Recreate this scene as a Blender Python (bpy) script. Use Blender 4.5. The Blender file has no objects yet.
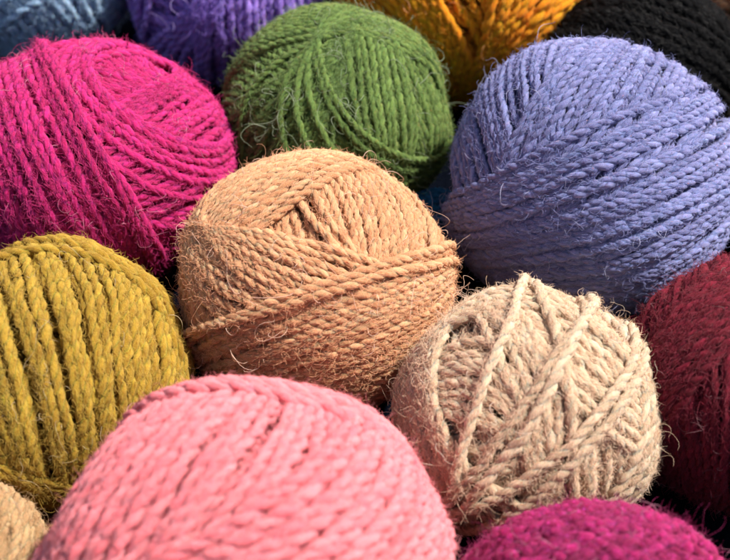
import bpy, math, time
import numpy as np
T0 = time.time()
C = bpy.context.scene
COL = C.collection
W, H = 730.0, 560.0            # pixel frame in which the balls were measured

# ------------------------------------------------------------------ camera
PITCH, VFOV, CAMH = math.radians(45), math.radians(26), 0.3075
FPX = (H / 2) / math.tan(VFOV / 2)
FW = np.array([0, math.cos(PITCH), -math.sin(PITCH)])
RT = np.array([1.0, 0, 0])
UP = np.cross(RT, FW)
CAM = np.array([0, 0, CAMH])
cd = bpy.data.cameras.new('camera')
cam = bpy.data.objects.new('camera', cd)
COL.objects.link(cam)
cam.location = CAM
cam.rotation_euler = (math.pi / 2 - PITCH, 0, 0)
cd.sensor_fit = 'HORIZONTAL'
cd.sensor_width = 36
cd.lens = 36 * FPX / W
cd.clip_start, cd.clip_end = 0.01, 50
cd.dof.use_dof = True
cd.dof.focus_distance = 0.353
cd.dof.aperture_fstop = 15
C.camera = cam


# ------------------------------------------------------------------ materials
def new_mat(name):
    m = bpy.data.materials.new(name)
    m.use_nodes = True
    nt = m.node_tree
    nt.nodes.clear()
    out = nt.nodes.new('ShaderNodeOutputMaterial')
    p = nt.nodes.new('ShaderNodeBsdfPrincipled')
    nt.links.new(p.outputs[0], out.inputs[0])
    return m, nt, p, out


def yarn_mat(name, col, col2=None, fleck=None, sheen=0.2, bump=1.0, fleck_amt=0.66, spec=.22):
    """spun wool: fibres run along each ply (attribute 'fib'), dye varies a little"""
    m, nt, p, out = new_mat(name)
    N, L = nt.nodes, nt.links
    at = N.new('ShaderNodeAttribute'); at.attribute_name = 'fib'
    n1 = N.new('ShaderNodeTexNoise'); n1.inputs['Scale'].default_value = 4.5
    n1.inputs['Detail'].default_value = 5; n1.inputs['Roughness'].default_value = 0.7
    L.new(at.outputs['Vector'], n1.inputs['Vector'])
    n2 = N.new('ShaderNodeTexNoise'); n2.inputs['Scale'].default_value = 240
    n2.inputs['Detail'].default_value = 3
    tc = N.new('ShaderNodeTexCoord')
    L.new(tc.outputs['Object'], n2.inputs['Vector'])
    sr = N.new('ShaderNodeAttribute'); sr.attribute_name = 'sr'
    c = np.array(col)
    c2 = np.array(col2) if col2 else c ** 1.35 * .62
    mx = N.new('ShaderNodeMix'); mx.data_type = 'RGBA'
    mx.inputs[6].default_value = (*c2, 1); mx.inputs[7].default_value = (*np.minimum(c * 1.12, 0.95), 1)
    add = N.new('ShaderNodeMath'); add.operation = 'ADD'
    mr = N.new('ShaderNodeMapRange'); mr.inputs[1].default_value = 0.35; mr.inputs[2].default_value = 0.65
    L.new(n1.outputs[0], mr.inputs[0])
    m2 = N.new('ShaderNodeMath'); m2.operation = 'MULTIPLY_ADD'
    L.new(n2.outputs[0], m2.inputs[0]); m2.inputs[1].default_value = 0.9; m2.inputs[2].default_value = -0.45
    L.new(mr.outputs[0], add.inputs[0]); L.new(m2.outputs[0], add.inputs[1])
    a2 = N.new('ShaderNodeMath'); a2.operation = 'MULTIPLY_ADD'; a2.use_clamp = True
    L.new(sr.outputs['Fac'], a2.inputs[0]); a2.inputs[1].default_value = 0.3
    L.new(add.outputs[0], a2.inputs[2])
    L.new(a2.outputs[0], mx.inputs[0])
    src = mx.outputs[2]
    if fleck:
        n3 = N.new('ShaderNodeTexNoise'); n3.inputs['Scale'].default_value = 900
        n3.inputs['Detail'].default_value = 2
        L.new(tc.outputs['Object'], n3.inputs['Vector'])
        r3 = N.new('ShaderNodeMapRange'); r3.inputs[1].default_value = fleck_amt
        r3.inputs[2].default_value = fleck_amt + 0.06
        L.new(n3.outputs[0], r3.inputs[0])
        m3 = N.new('ShaderNodeMix'); m3.data_type = 'RGBA'
        L.new(r3.outputs[0], m3.inputs[0]); L.new(src, m3.inputs[6])
        m3.inputs[7].default_value = (*fleck, 1)
        src = m3.outputs[2]
    L.new(src, p.inputs['Base Color'])
    p.inputs['Roughness'].default_value = 0.82
    p.inputs['Specular IOR Level'].default_value = spec
    p.inputs['Sheen Weight'].default_value = sheen
    p.inputs['Sheen Roughness'].default_value = 0.45
    p.inputs['Sheen Tint'].default_value = (*np.minimum(c * 0.7 + 0.3, 1), 1)
    p.inputs['Subsurface Weight'].default_value = 0.6
    p.inputs['Subsurface Radius'].default_value = (1, .45, .22)
    p.inputs['Subsurface Scale'].default_value = .002
    b = N.new('ShaderNodeBump'); b.inputs['Strength'].default_value = bump
    b.inputs['Distance'].default_value = 0.0006
    L.new(n1.outputs[0], b.inputs['Height'])
    L.new(b.outputs[0], p.inputs['Normal'])
    return m


def fibre_mat(name, col, trans=0.35):
    m, nt, p, out = new_mat(name)
    N, L = nt.nodes, nt.links
    p.inputs['Base Color'].default_value = (*col, 1)
    p.inputs['Roughness'].default_value = 0.5
    p.inputs['Specular IOR Level'].default_value = 0.4
    t = N.new('ShaderNodeBsdfTranslucent'); t.inputs[0].default_value = (*col, 1)
    mx = N.new('ShaderNodeMixShader'); mx.inputs[0].default_value = trans
    L.new(p.outputs[0], mx.inputs[1]); L.new(t.outputs[0], mx.inputs[2])
    L.new(mx.outputs[0], out.inputs[0])
    return m


# ------------------------------------------------------------------ mesh helper
def mesh_obj(name, V, F, mat, parent=None, attrs=None):
    me = bpy.data.meshes.new(name)
    k = F.shape[1]
    me.vertices.add(len(V)); me.vertices.foreach_set('co', np.ascontiguousarray(V, np.float32).ravel())
    me.loops.add(F.size); me.loops.foreach_set('vertex_index', np.ascontiguousarray(F, np.int32).ravel())
    me.polygons.add(len(F)); me.polygons.foreach_set('loop_start', np.arange(0, F.size, k, dtype=np.int32))
    for an, (typ, arr) in (attrs or {}).items():
        a = me.attributes.new(an, typ, 'POINT')
        a.data.foreach_set('vector' if typ == 'FLOAT_VECTOR' else 'value', np.ascontiguousarray(arr, np.float32).ravel())
    me.update(calc_edges=True)
    me.polygons.foreach_set('use_smooth', np.ones(len(F), bool))
    me.materials.append(mat)
    o = bpy.data.objects.new(name, me)
    COL.objects.link(o)
    if parent is not None:
        o.parent = parent
    return o


def tubes(P, Nn, Bb, rad, sides, valid=None):
    """P (S,M,3) centre lines, frames, rad (S,M) -> open tubes; valid (S,M-1) segments kept"""
    S, M, _ = P.shape
    th = np.arange(sides) / sides * 2 * math.pi
    V = P[:, :, None, :] + rad[:, :, None, None] * (np.cos(th)[None, None, :, None] * Nn[:, :, None, :] + np.sin(th)[None, None, :, None] * Bb[:, :, None, :])
    idx = np.arange(S * M * sides).reshape(S, M, sides)
    a = idx[:, :-1]; b = idx[:, 1:]
    F = np.stack([a, np.roll(a, -1, 2), np.roll(b, -1, 2), b], -1)
    if valid is not None:
        F = F[valid]
    return V.reshape(-1, 3), F.reshape(-1, 4)


def compact(V, F, *arrs):
    used = np.zeros(len(V), bool); used[F.ravel()] = True
    mp = np.cumsum(used) - 1
    return (V[used], mp[F]) + tuple(a[used] for a in arrs)


def norm(v):
    return v / np.maximum(np.linalg.norm(v, axis=-1, keepdims=True), 1e-9)


def slerp(x, y, f):
    w = math.acos(max(-1, min(1, float(x @ y))))
    if w < 1e-4:
        return x
    return (math.sin((1 - f) * w) * x + math.sin(f * w) * y) / math.sin(w)


# ------------------------------------------------------------------ yarn ball
class Ball:
    """Strands are laid one after another on a unit sphere; a height map keeps what lies
    already there, so later strands ride over earlier ones and sag into the hollows."""

    def __init__(s, px, py, rx, ry, dia, seed, lift=0.0):
        s.rng = np.random.default_rng(seed)
        s.px, s.py, s.rx, s.ry = px, py, rx, ry
        R = (rx + ry) / 2
        d = FW + RT * (px - W / 2) / FPX - UP * (py - H / 2) / FPX
        n = np.linalg.norm(d); d = d / n
        q = R / FPX / n; q = q / math.sqrt(1 + q * q)
        t = (CAMH - lift) / (q - d[2])
        s.c = CAM + t * d; s.R = t * q
        s.ez = -d; s.ex = norm(np.cross(UP, s.ez)); s.ey = np.cross(s.ez, s.ex)
        s.sx, s.sy = rx / R, ry / R
        s.a = dia / 2 / R * 1.22           # strand radius on the unit core
        s.G = int(2.4 / (0.38 * s.a)) + 2; s.mean = 0.0; s.hs = []
        s.h = np.zeros((s.G,) * 3, np.float32)
        s.strands = []                     # (part, dirs, hc, T)
        s.w3 = s.rng.normal(size=(5, 3)) * 2.6; s.ph = s.rng.uniform(0, 6.28, 5)

    def pt(s, x, y):
        u = (x - s.px) / s.rx; v = -(y - s.py) / s.ry
        r = math.hypot(u, v)
        if r > 0.985:
            # beyond the rim: bend round to the hidden side
            w = -math.sqrt(max(0, min(1, (r - 0.985) * 1.5)))
            k = math.sqrt(1 - w * w) / r
            return np.array([u * k, v * k, w])
        return np.array([u, v, math.sqrt(1 - r * r)])

    def cell(s, D):
        i = ((D + 1.2) / 2.4 * s.G).astype(int)
        return i[..., 0], i[..., 1], i[..., 2]

    def strand(s, part, n, d, wob=1.0, sink=0.86, cap=1.4):
        a = s.a; rng = s.rng
        n = norm(n); rc = math.sqrt(max(0.02, 1 - d * d))
        M = max(24, int(2 * math.pi * rc / (0.33 * a)) // 2 * 2)
        t = np.arange(M) / M * 2 * math.pi + rng.uniform(0, 6.28)
        e1 = norm(np.cross(n, [0.31, 0.77, -0.55])); e2 = np.cross(n, e1)
        lat = np.zeros(M)
        for k, am in ((2, .22), (3, .2), (5, .16), (9, .12), (17, .08), (31, .05)):
            lat += am * np.sin(k * t + rng.uniform(0, 6.28)) * rng.uniform(.4, 1.3)
        lat *= a * wob
        D = norm(n * (d + lat[:, None]) + rc * (np.cos(t)[:, None] * e1 + np.sin(t)[:, None] * e2))
        T = norm(np.roll(D, -1, 0) - np.roll(D, 1, 0))
        B = norm(np.cross(T, D))
        off = np.array([-.55, -.3, 0, .3, .55]) * a
        Q = norm(D[:, None] + off[None, :, None] * B[:, None])
        hh = s.h[s.cell(Q)] + np.sqrt(a * a - off ** 2)[None] - a
        hr = hh.max(1) + a * sink
        hr = s.mean + cap * a * np.tanh((hr - s.mean) / (cap * a))
        h = hr.copy()
        ker = np.exp(-0.5 * (np.arange(-8, 9) / 3.4) ** 2); ker /= ker.sum()
        for _ in range(5):
            hp = np.concatenate([h[-8:], h, h[:8]])
            h = np.maximum(np.convolve(hp, ker, 'valid'), hr - .05 * a)
        hp = np.concatenate([h[-8:], h, h[:8]]); h = .6 * h + .4 * np.convolve(hp, ker, 'valid')
        off = np.array([-.78, -.52, -.26, 0, .26, .52, .78]) * a
        Q = norm(D[:, None] + off[None, :, None] * B[:, None])
        top = h[:, None] + np.sqrt(a * a - off ** 2)[None]
        np.maximum.at(s.h, s.cell(Q), top.astype(np.float32))
        s.strands.append((part, D, h, a * rng.uniform(.88, 1.14)))
        s.hs.append(0)
        if len(s.hs) % 8 == 0:             # mean height of what is wound so far
            s.mean = float(s.h[s.h > 0].mean()) - a * .75

    def base(s, layers=2):
        for k in range(layers):
            n = norm(s.rng.normal(size=3))
            sp = 2 * s.a * 1.0
            for d in np.arange(-.93, .93, sp):
                s.strand('inner_winding', norm(n + s.rng.normal(size=3) * .02), d + s.rng.uniform(-.2, .2) * s.a)

    def band(s, A, Bq, n=None, part='yarn_winding', sp=0.89, wob=1.1, jit=.18, sink=.86, cap=1.4):
        PA = [s.pt(A[i], A[i + 1]) for i in (0, 2, 4)]
        PB = [s.pt(Bq[i], Bq[i + 1]) for i in (0, 2, 4)]
        if n is None:
            n = max(2, int(round(max(math.acos(max(-1, min(1, float(p @ q)))) for p, q in zip(PA, PB)) / (2 * s.a * sp))) + 1)
        order = np.arange(n)
        for k in order:
            f = (k + s.rng.uniform(-jit, jit)) / max(1, n - 1)
            p = [slerp(x, y, f) for x, y in zip(PA, PB)]
            nn = norm(norm(np.cross(p[1] - p[0], p[2] - p[0])) + s.rng.normal(size=3) * .012)
            s.strand(part, nn, float(nn @ p[0]), wob, sink, 2.6 if part.startswith('loose') else cap)

    def rand_band(s, n0, nrm=None, fan=.5):
        nrm = norm(s.rng.normal(size=3)) if nrm is None else norm(np.array(nrm, float))
        ax = norm(np.cross(nrm, s.rng.normal(size=3)))
        for k in range(n0):
            f = (k / max(1, n0 - 1) - .5)
            s.strand('yarn_winding', norm(nrm + ax * f * fan), f * n0 * 2 * s.a * .75)

    def build(s, label, group, mats, fuzz=9000, fl=1.0, strays=60, stl=1.0, ply=2, sub=2, sides=7,
              pitch=5.6, pr=.71, po=.32, name='yarn_ball', irr=0.0):
        rng = s.rng
        a = s.a
        # overall size of the wound ball, so the finished silhouette has radius R
        hv = s.h[s.h > 0]
        full = 1 + s.mean + s.a * 1.0
        K = s.R / full
        root = bpy.data.objects.new(name, None)
        root.location = s.c - np.array([0, 0, s.R])
        root.empty_display_size = .01
        COL.objects.link(root)
        root['label'] = label; root['category'] = 'yarn ball'; root['group'] = group
        M3 = np.stack([s.ex * s.sx, s.ey * s.sy, s.ez * (s.sx + s.sy) / 2], 0) * K

        def world(D, r):
            lump = 1 + .012 * np.sin(D @ s.w3.T + s.ph).sum(-1)
            return ((D * (r * lump)[..., None]) @ M3) + np.array([0, 0, s.R])

        # core
        nu, nv = 64, 32
        u = np.arange(nu) / nu * 2 * math.pi; v = np.linspace(.02, math.pi - .02, nv)
        D = np.stack([np.outer(np.sin(v), np.cos(u)), np.outer(np.sin(v), np.sin(u)), np.outer(np.cos(v), np.ones(nu))], -1)
        V = world(D, np.full(D.shape[:2], .995)).reshape(-1, 3)
        idx = np.arange(nu * nv).reshape(nv, nu)
        F = np.stack([idx[:-1], idx[1:], np.roll(idx[1:], -1, 1), np.roll(idx[:-1], -1, 1)], -1).reshape(-1, 4)
        mesh_obj('core', V, F, mats[0], root, {'fib': ('FLOAT_VECTOR', V * 400)})
        parts = {}
        roots = []
        for part, D, h, ar in s.strands:
            M = len(D)
            # buried?  the surface above every part of the strand is well over it
            T = norm(np.roll(D, -1, 0) - np.roll(D, 1, 0)); B = norm(np.cross(T, D))
            off = np.array([-.9, -.45, 0, .45, .9]) * a
            Q = norm(D[:, None] + off[None, :, None] * B[:, None])
            cover = (s.h[s.cell(Q)] - h[:, None]).min(1)
            vis = (cover < 1.5 * a) & (D[:, 2] > -.62)
            top = (cover < 1.15 * a)
            vis2 = vis.copy()
            for k in (-4, -3, -2, -1, 1, 2, 3, 4):
                vis2 |= np.roll(vis, k)
            if not vis2.any():
                continue
            P = world(D, 1 + h)
            sel = np.nonzero(top & (D[:, 2] > -.35) & (rng.random(M) < np.clip(D[:, 2] + .15, .3, 1)))[0]
            if len(sel):
                Tn = norm(np.roll(P, -1, 0) - np.roll(P, 1, 0))
                Nn = norm(D @ M3); roots.append((P[sel], Tn[sel], Nn[sel], D[sel, 2]))
            P = P[::sub]; vv = vis2[::sub]
            P = np.concatenate([P, P[:1]]); Dn = norm(D[::sub] @ M3); Dn = np.concatenate([Dn, Dn[:1]])
            vv = np.append(vv, vv[0])
            seg = vv[:-1] & vv[1:]
            T = np.empty_like(P); T[1:-1] = P[2:] - P[:-2]; T[0] = T[-1] = P[1] - P[-2]; T = norm(T)
            Bn = norm(np.cross(T, Dn)); Nn = np.cross(Bn, T)
            L = np.concatenate([[0], np.cumsum(np.linalg.norm(np.diff(P, axis=0), axis=1))])
            aw = ar * K
            nt = max(1, round(L[-1] / (pitch * aw)))
            ph = L / L[-1] * nt * 2 * math.pi + rng.uniform(0, 6.28)
            m = len(P); tt = np.arange(m) / m * 2 * math.pi
            for q in range(ply):
                nz = np.zeros(m)
                for kk in (7, 13, 23, 41, 67):
                    nz += np.sin(kk * tt + rng.uniform(0, 6.28)) * rng.uniform(.02, .05) * (1 + irr * 5)
                fa = ph + q * 2 * math.pi / ply + nz * 1.5
                o = po * aw * (1 + nz)
                cN = np.cos(fa)[:, None]; sB = np.sin(fa)[:, None]
                Pc = P + o[:, None] * (cN * Nn + sB * Bn)
                Tc = norm(np.gradient(Pc, axis=0))
                B2 = norm(np.cross(Tc, Nn)); N2 = np.cross(B2, Tc)
                rr = pr * aw * (1 + nz * 1.2)
                V, F = tubes(Pc[None], N2[None], B2[None], rr[None], sides, seg[None])
                V = V + norm(V - np.repeat(Pc, sides, 0)) * (rng.normal(size=(len(V), 1)) * .07 * aw)
                th = np.arange(sides) / sides * 2 * math.pi
                ang = th[None] + (L / aw * 1.1)[:, None]
                fib = np.stack([np.cos(ang) * 1.6 + 7 * q, np.sin(ang) * 1.6 + rng.uniform(0, 50), np.repeat((L / aw * .32)[:, None], sides, 1)], -1).reshape(-1, 3)
                if len(F) == 0:
                    continue
                V, F, fib = compact(V, F, fib)
                parts.setdefault(part, []).append((V, F, fib, np.full(len(V), rng.uniform(-1, 1))))
        for part, lst in parts.items():
            o = 0; Fs = []
            for V, F, *_ in lst:
                Fs.append(F + o); o += len(V)
            mesh_obj(part.split('#')[0], np.concatenate([l[0] for l in lst]), np.concatenate(Fs), mats[0], root,
                     {'fib': ('FLOAT_VECTOR', np.concatenate([l[2] for l in lst])), 'sr': ('FLOAT', np.concatenate([l[3] for l in lst]))})
        RP = np.concatenate([r[0] for r in roots]); RTn = np.concatenate([r[1] for r in roots]); RN = np.concatenate([r[2] for r in roots])
        aw = a * K

        def hairs(n, seg, lmean, lsd, rad, lift, curl, along, out0):
            i = rng.integers(0, len(RP), n)
            if seg > 4:        # longer fibres come loose in tufts
                cl = rng.integers(0, len(RP), max(3, n // 12)); m = rng.random(n) < .6
                i = np.where(m, np.clip(cl[rng.integers(0, len(cl), n)] + rng.integers(-14, 14, n), 0, len(RP) - 1), i)
            N0 = RN[i]; T0_ = RTn[i] * rng.choice([-1, 1], n)[:, None]; B0 = np.cross(T0_, N0)
            an = rng.uniform(-1.3, 1.3, n)[:, None]
            side = np.cos(an) * N0 + np.sin(an) * B0
            p = RP[i] + side * aw * out0
            d = norm(T0_ * along + side * lift * rng.uniform(.2, 1.3, (n, 1)) + rng.normal(size=(n, 3)) * .35)
            ln = lmean * aw * np.minimum(np.exp(rng.normal(size=n) * lsd), 2.0)
            cv = rng.normal(size=(n, 3)) * curl
            pts = [p]
            for k in range(seg):
                pts.append(pts[-1] + d * (ln / seg)[:, None])
                cv = cv * .85 + rng.normal(size=(n, 3)) * curl * .45
                d = norm(d + np.cross(d, cv) * .5 - N0 * .06 * lift + rng.normal(size=(n, 3)) * curl * .12)
            P = np.stack(pts, 1)
            Tn = norm(np.gradient(P, axis=1))
            X = norm(np.cross(Tn, np.array([.3, .5, .8]))); Y = np.cross(Tn, X)
            taper = np.linspace(1, .45, seg + 1)[None] * rad * rng.uniform(.7, 1.3, (n, 1))
            V, F = tubes(P, X, Y, taper, 3)
            return V, F
        pxr = s.R / ((s.rx + s.ry) / 2)           # one photo pixel at the ball, in metres
        if fuzz:
            V1, F1 = hairs(fuzz * 3, 3, 1.3 * fl, .45, pxr * .18, .55, .7, 1.0, 1.06)
            V2, F2 = hairs(fuzz // 9, 8, 3.6 * fl, .4, pxr * .17, 1.0, .6, .8, .8)
            f = mesh_obj('wool_fuzz', np.concatenate([V1, V2]), np.concatenate([F1, F2 + len(V1)]), mats[1], root)
            f['kind'] = 'stuff'
        if strays:
            V1, F1 = hairs(int(strays * 1.6), 16, 6 * stl, .5, pxr * .3, .8, .6, .6, 1.0)
            f = mesh_obj('stray_hairs', V1, F1, mats[2], root)
            f['kind'] = 'stuff'
        print('ball', label[:30], 'strands', len(s.strands), 'faces', sum(len(o.data.polygons) for o in root.children), 'full', round(full, 3), round(time.time() - T0, 1))
        return root


def mats(nm, col, pale=.35, **kw):
    c = np.array(col)
    return (yarn_mat(nm + ' wool', col, **kw),
            fibre_mat(nm + ' fuzz', tuple(np.minimum(c * (1 + pale * .3) + .07 * pale, .95))),
            fibre_mat(nm + ' stray hair', tuple(np.minimum(c * .7 + pale * .42, .95))))


GF = 'balls of yarn crowded together'

# ---- peach ball, centre of the picture
b = Ball(315, 284, 139, 134, 8.6, 11)
b.base(); b.rand_band(20)
b.band((285, 165, 320, 215, 340, 290), (425, 185, 452, 240, 440, 300))
b.band((240, 345, 222, 270, 262, 190), (188, 330, 181, 268, 208, 200))
b.band((236, 262, 296, 200, 400, 172), (190, 240, 240, 172, 340, 151))
b.band((236, 246, 300, 268, 375, 290), (212, 300, 255, 330, 310, 346))
b.band((262, 236, 315, 248, 385, 275), (232, 262, 275, 292, 335, 312))
b.band((456, 254, 350, 286, 195, 352), (452, 330, 385, 392, 290, 414), sp=1.1)
b.band((456, 254, 350, 286, 195, 352), (450, 345, 385, 398, 290, 414), jit=.3, sp=.85)
b.band((448, 250, 380, 262, 300, 290), (445, 262, 375, 278, 240, 318), n=2, part='loose_strand')
b.build('peach orange yarn ball in the middle, right behind the salmon pink ball', GF, mats('peach', (.76, .42, .23), pale=.7), fuzz=10000, strays=150, sides=8, fl=.95, stl=1.5)

# ---- beige ball
b = Ball(525, 412, 134, 124, 11.8, 12)
b.base(); b.rand_band(14)
b.band((440, 330, 450, 390, 480, 470), (640, 330, 650, 410, 640, 480))
b.band((452, 350, 475, 344, 505, 352), (445, 415, 470, 420, 505, 436))
b.band((565, 322, 612, 350, 645, 395), (560, 395, 600, 428, 645, 452))
b.band((488, 330, 505, 370, 520, 420), (528, 320, 550, 370, 560, 420))
b.band((397, 370, 402, 430, 450, 515), (455, 322, 440, 400, 505, 490), sp=.85, jit=.3)
b.band((405, 350, 500, 293, 600, 322), (425, 350, 510, 312, 615, 352), n=4)
b.band((632, 345, 640, 420, 600, 505), (656, 380, 657, 430, 630, 490))
b.band((556, 352, 566, 410, 570, 470), (556, 352, 566, 410, 570, 470), n=1, part='loose_strand#2')
b.band((522, 284, 493, 385, 430, 530), (528, 286, 497, 390, 436, 535), n=1, part='loose_strand#3')
b.band((582, 300, 532, 390, 455, 500), (590, 304, 541, 394, 462, 506), n=2, part='loose_strand#4')
b.band((630, 345, 580, 425, 455, 508), (638, 360, 592, 436, 462, 520), n=2, part='loose_strand#5')
b.build('cream beige yarn ball with loose strands crossing its front, behind the plum ball', GF, mats('beige', (.73, .545, .39), pale=.8), fuzz=9500, strays=130, sides=8, fl=.9, pitch=5.5)

# ---- mustard ball
b = Ball(50, 372, 138, 130, 11.8, 13)
b.base(); b.rand_band(12)
b.band((-75, 290, -30, 380, 20, 490), (178, 320, 186, 370, 172, 440), sp=1)
b.band((-75, 290, -30, 380, 20, 490), (178, 320, 186, 370, 172, 440), sp=.8)
b.band((-30, 440, 30, 468, 100, 482), (-30, 475, 30, 497, 90, 510), jit=.3)
b.band((62, 256, 130, 284, 174, 345), (10, 240, 118, 262, 187, 345), n=4)
b.build('mustard yellow yarn ball at the left edge below the magenta ball', GF, mats('mustard', (.47, .30, .032), pale=.5), fuzz=8000, strays=90, sides=8, fl=.8)

# ---- green ball
b = Ball(334, 120, 116, 110, 6.6, 14)
b.base(); b.rand_band(24)
b.band((220, 140, 262, 90, 345, 42), (290, 215, 325, 150, 352, 50), jit=.6, wob=1.6)
b.band((392, 44, 420, 95, 425, 175), (436, 62, 449, 110, 442, 175))
b.band((346, 42, 352, 100, 362, 170), (392, 44, 408, 100, 405, 170))
b.band((219, 95, 290, 42, 375, 46), (238, 50, 300, 14, 370, 6), jit=.4)
b.band((340, 40, 395, 46, 442, 95), (325, 24, 395, 24, 445, 75), n=6, jit=.4)
b.build('moss green yarn ball behind the peach ball, between the magenta and periwinkle balls', GF, mats('green', (.15, .24, .055), pale=.5, fleck=(.3, .16, .05), fleck_amt=.7), fuzz=7000, strays=150, fl=1.15, stl=1.5)

# ---- periwinkle ball
b = Ball(585, 178, 146, 142, 7.7, 15)
b.base(); b.rand_band(20)
b.band((462, 85, 560, 42, 660, 48), (480, 110, 585, 66, 690, 78), jit=.3)
b.band((444, 150, 452, 180, 470, 230), (560, 70, 560, 120, 575, 180))
b.band((500, 178, 540, 105, 590, 44), (650, 200, 695, 135, 722, 90))
b.band((450, 205, 560, 158, 712, 85), (490, 298, 610, 300, 720, 225), sp=1.1)
b.band((446, 200, 560, 152, 712, 76), (485, 298, 610, 304, 722, 225), jit=.4, sp=.85)
b.build('large periwinkle blue yarn ball at the right, in front of the black ball', GF, mats('periwinkle', (.27, .285, .545), pale=.55, fleck=(.5, .2, .2), fleck_amt=.72), fuzz=9000, strays=130, fl=.9)

# ---- magenta ball
b = Ball(94, 163, 140, 120, 8, 16)
b.base(); b.rand_band(18)
b.band((72, 50, 120, 58, 175, 85), (85, 140, 115, 125, 160, 95), jit=.3)
b.band((90, 140, 140, 95, 205, 70), (150, 268, 200, 240, 233, 190), jit=.5)
b.band((105, 46, 172, 64, 224, 125), (135, 40, 195, 66, 236, 135), jit=.4)
b.band((40, 42, 72, 112, 128, 220), (-42, 95, -10, 170, 35, 262), jit=.4)
b.band((34, 40, 70, 115, 126, 222), (50, 40, 82, 112, 138, 215), n=3, part='loose_strand')
b.build('bright magenta pink yarn ball at the left, behind the mustard ball', GF, mats('magenta', (.62, .016, .20), pale=.45), fuzz=9000, strays=110, fl=1.1)

# ---- salmon pink ball
b = Ball(254, 581, 204, 203, 14, 17)
b.base(1); b.rand_band(20)
b.band((150, 400, 80, 470, 40, 570), (345, 432, 320, 495, 235, 590), sp=.95)
b.band((120, 420, 75, 490, 50, 610), (338, 425, 330, 490, 250, 575), jit=.2, sp=.9, cap=1.8, wob=.9)
b.band((200, 560, 285, 510, 345, 430), (380, 660, 430, 590, 446, 500), sp=.95)
b.band((212, 548, 290, 500, 348, 425), (370, 650, 425, 590, 440, 500), jit=.2, sp=.9, cap=1.8, wob=.9)
b.band((96, 436, 205, 396, 335, 418), (110, 414, 225, 379, 345, 396), jit=.3)
b.build('big salmon pink yarn ball in front, nearest to the viewer', GF, mats('salmon', (.92, .25, .28), pale=.6, col2=(.84, .15, .19)), fuzz=12000, strays=60, fl=.7, sides=10, sub=1, pitch=6, po=.34, pr=.70)

# ---- maroon ball
b = Ball(752, 383, 129, 131, 9.5, 18)
b.base(); b.rand_band(18)
b.band((638, 320, 632, 380, 650, 450), (760, 256, 780, 350, 760, 500))
b.band((735, 262, 672, 330, 640, 400), (745, 330, 700, 385, 665, 450), jit=.4)
b.build('dark maroon red yarn ball cut off by the right edge', GF, mats('maroon', (.23, .006, .028), pale=.35), fuzz=7000, strays=70, fl=1.2)

# ---- plum ball
b = Ball(597, 649, 160, 141, 11, 19)
b.base(); b.rand_band(18)
b.band((460, 580, 590, 512, 720, 560), (450, 660, 600, 640, 745, 660), wob=1.8, jit=.5)
b.band((465, 560, 540, 505, 640, 505), (560, 640, 640, 560, 720, 560), wob=1.8, jit=.5)
b.build('frizzy plum magenta yarn ball at the bottom edge, in front of the beige ball', GF, mats('plum', (.38, .008, .125), pale=.45, fleck=(.6, .03, .27), fleck_amt=.62), fuzz=5500, strays=140, fl=1.5, irr=1.0, pitch=4)

# ---- pale tan ball, bottom left corner
b = Ball(-52, 586, 103, 108, 12, 20)
b.base(); b.rand_band(12)
b.band((-60, 480, -50, 540, -60, 600), (40, 520, 48, 570, 40, 610))
b.build('pale tan yarn ball in the bottom left corner', GF, mats('tan', (.56, .36, .185), pale=.7), fuzz=3500, strays=60)

# ---- back row
b = Ball(24, -50, 112, 110, 9, 21)
b.base(); b.rand_band(18)
b.band((-40, 0, 10, 40, 60, 60), (40, -60, 90, 0, 100, 50))
b.band((60, 60, 110, 20, 120, -30), (100, 50, 130, 0, 130, -40))
b.build('steel blue yarn ball in the top left corner behind the magenta ball', GF, mats('steel blue', (.42, .60, .80), pale=.5), fuzz=3500, strays=50)

b = Ball(229, -28, 104, 110, 8.5, 22)
b.base(); b.rand_band(18)
b.band((150, 60, 180, 20, 215, -10), (210, 80, 205, 40, 220, -10), jit=.4)
b.band((205, 80, 200, 30, 205, -30), (315, 20, 312, -10, 300, -40))
b.band((142, 50, 143, 10, 152, -30), (148, 50, 149, 10, 158, -30), n=2)
b.build('violet yarn ball at the top edge between the steel blue and green balls', GF, mats('violet', (.42, .27, .80), pale=.4), fuzz=3500, strays=50)

b = Ball(463, -40, 130, 134, 9.5, 23)
b.base(); b.rand_band(18)
b.band((345, 20, 390, 55, 440, 88), (410, -50, 450, 10, 470, 70))
b.band((575, 10, 540, 50, 480, 92), (500, -60, 490, 0, 460, 85))
b.build('bright orange yarn ball at the top edge behind the green and periwinkle balls', GF, mats('orange', (.95, .36, .006), pale=.4, col2=(.85, .2, .003)), fuzz=2200, strays=60)

b = Ball(640, 80, 98, 92, 9, 24)
b.base(); b.rand_band(18)
b.band((560, 40, 620, 60, 720, 120), (600, -15, 660, -10, 738, 50), jit=.4)
b.build('black yarn ball at the top right behind the periwinkle ball', GF, mats('black', (.0035, .0035, .0045), pale=.03, sheen=.0, spec=.12), fuzz=6000, strays=50)

# ---- glimpses between and behind
b = Ball(786, 0, 90, 90, 10, 25)
b.base(); b.rand_band(14, (0, 1, .3))
b.build('brown yarn ball just showing in the top right corner', GF, mats('brown', (.50, .30, .15), pale=.3), fuzz=2500, strays=20)

b = Ball(800, 175, 88, 88, 9, 26)
b.base(); b.rand_band(14, (1, .3, .3))
b.build('dark brown yarn ball at the right edge between the periwinkle and maroon balls', GF, mats('dark brown', (.06, .035, .025), pale=.2), fuzz=2500, strays=20)

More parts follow.
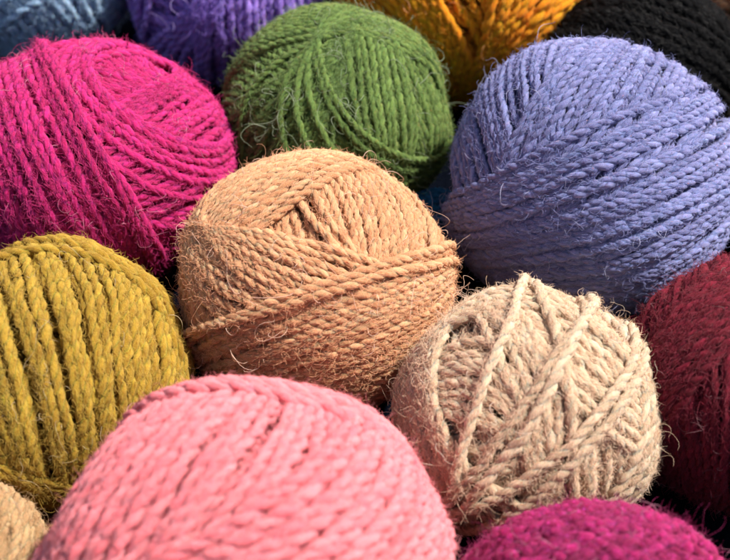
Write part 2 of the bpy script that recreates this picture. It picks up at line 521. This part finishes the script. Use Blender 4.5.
b = Ball(433, 228, 38, 38, 6, 27)
b.base(); b.rand_band(10)
b.build('small turquoise blue yarn ball deep in the gap between green, peach and periwinkle balls', GF, mats('turquoise', (.01, .19, .42), pale=.3), fuzz=900, strays=8)

b = Ball(48, 552, 34, 34, 9, 28)
b.base(); b.rand_band(6)
b.build('small ochre brown yarn ball deep in the gap between the tan and salmon pink balls', GF, mats('ochre', (.32, .15, .04), pale=.4), fuzz=900, strays=12)


# ------------------------------------------------------------------ surface under the balls
m, nt, p, out = new_mat('dark cloth')
nz = nt.nodes.new('ShaderNodeTexNoise'); nz.inputs['Scale'].default_value = 500
tc = nt.nodes.new('ShaderNodeTexCoord'); nt.links.new(tc.outputs['Object'], nz.inputs['Vector'])
cr = nt.nodes.new('ShaderNodeValToRGB')
cr.color_ramp.elements[0].color = (.001, .0015, .003, 1); cr.color_ramp.elements[1].color = (.003, .004, .008, 1)
nt.links.new(nz.outputs[0], cr.inputs[0]); nt.links.new(cr.outputs[0], p.inputs['Base Color'])
p.inputs['Roughness'].default_value = .95; p.inputs['Specular IOR Level'].default_value = 0
bp = nt.nodes.new('ShaderNodeBump'); bp.inputs['Distance'].default_value = .001
nt.links.new(nz.outputs[0], bp.inputs['Height']); nt.links.new(bp.outputs[0], p.inputs['Normal'])
g = mesh_obj('ground', np.array([[-3, -3, 0], [3, -3, 0], [3, 3, 0], [-3, 3, 0]], float), np.array([[0, 1, 2, 3]]), m)
g['kind'] = 'structure'

# ------------------------------------------------------------------ light
SUN = norm(np.array([.51, .10, .855]))
el = math.asin(SUN[2]); az = math.atan2(SUN[0], SUN[1])
ld = bpy.data.lights.new('sun', 'SUN'); ld.energy = 4.2; ld.angle = math.radians(2.5); ld.color = (1, .95, .87)
lo = bpy.data.objects.new('sun', ld); COL.objects.link(lo)
from mathutils import Vector
lo.rotation_euler = Vector(SUN).to_track_quat('Z', 'Y').to_euler()
w = bpy.data.worlds.new('World'); C.world = w; w.use_nodes = True
nt = w.node_tree
bg = nt.nodes.get('Background') or nt.nodes.new('ShaderNodeBackground')
sky = nt.nodes.new('ShaderNodeTexSky'); sky.sky_type = 'NISHITA'; sky.sun_disc = False
sky.dust_density = 4; sky.ozone_density = .3; sky.sun_elevation = el; sky.sun_rotation = az
nt.links.new(sky.outputs[0], bg.inputs[0]); bg.inputs[1].default_value = .07
C.view_settings.view_transform = 'Standard'; C.view_settings.look = 'None'
C.view_settings.exposure = 1.02; C.view_settings.gamma = 1
print('built in', round(time.time() - T0, 1))
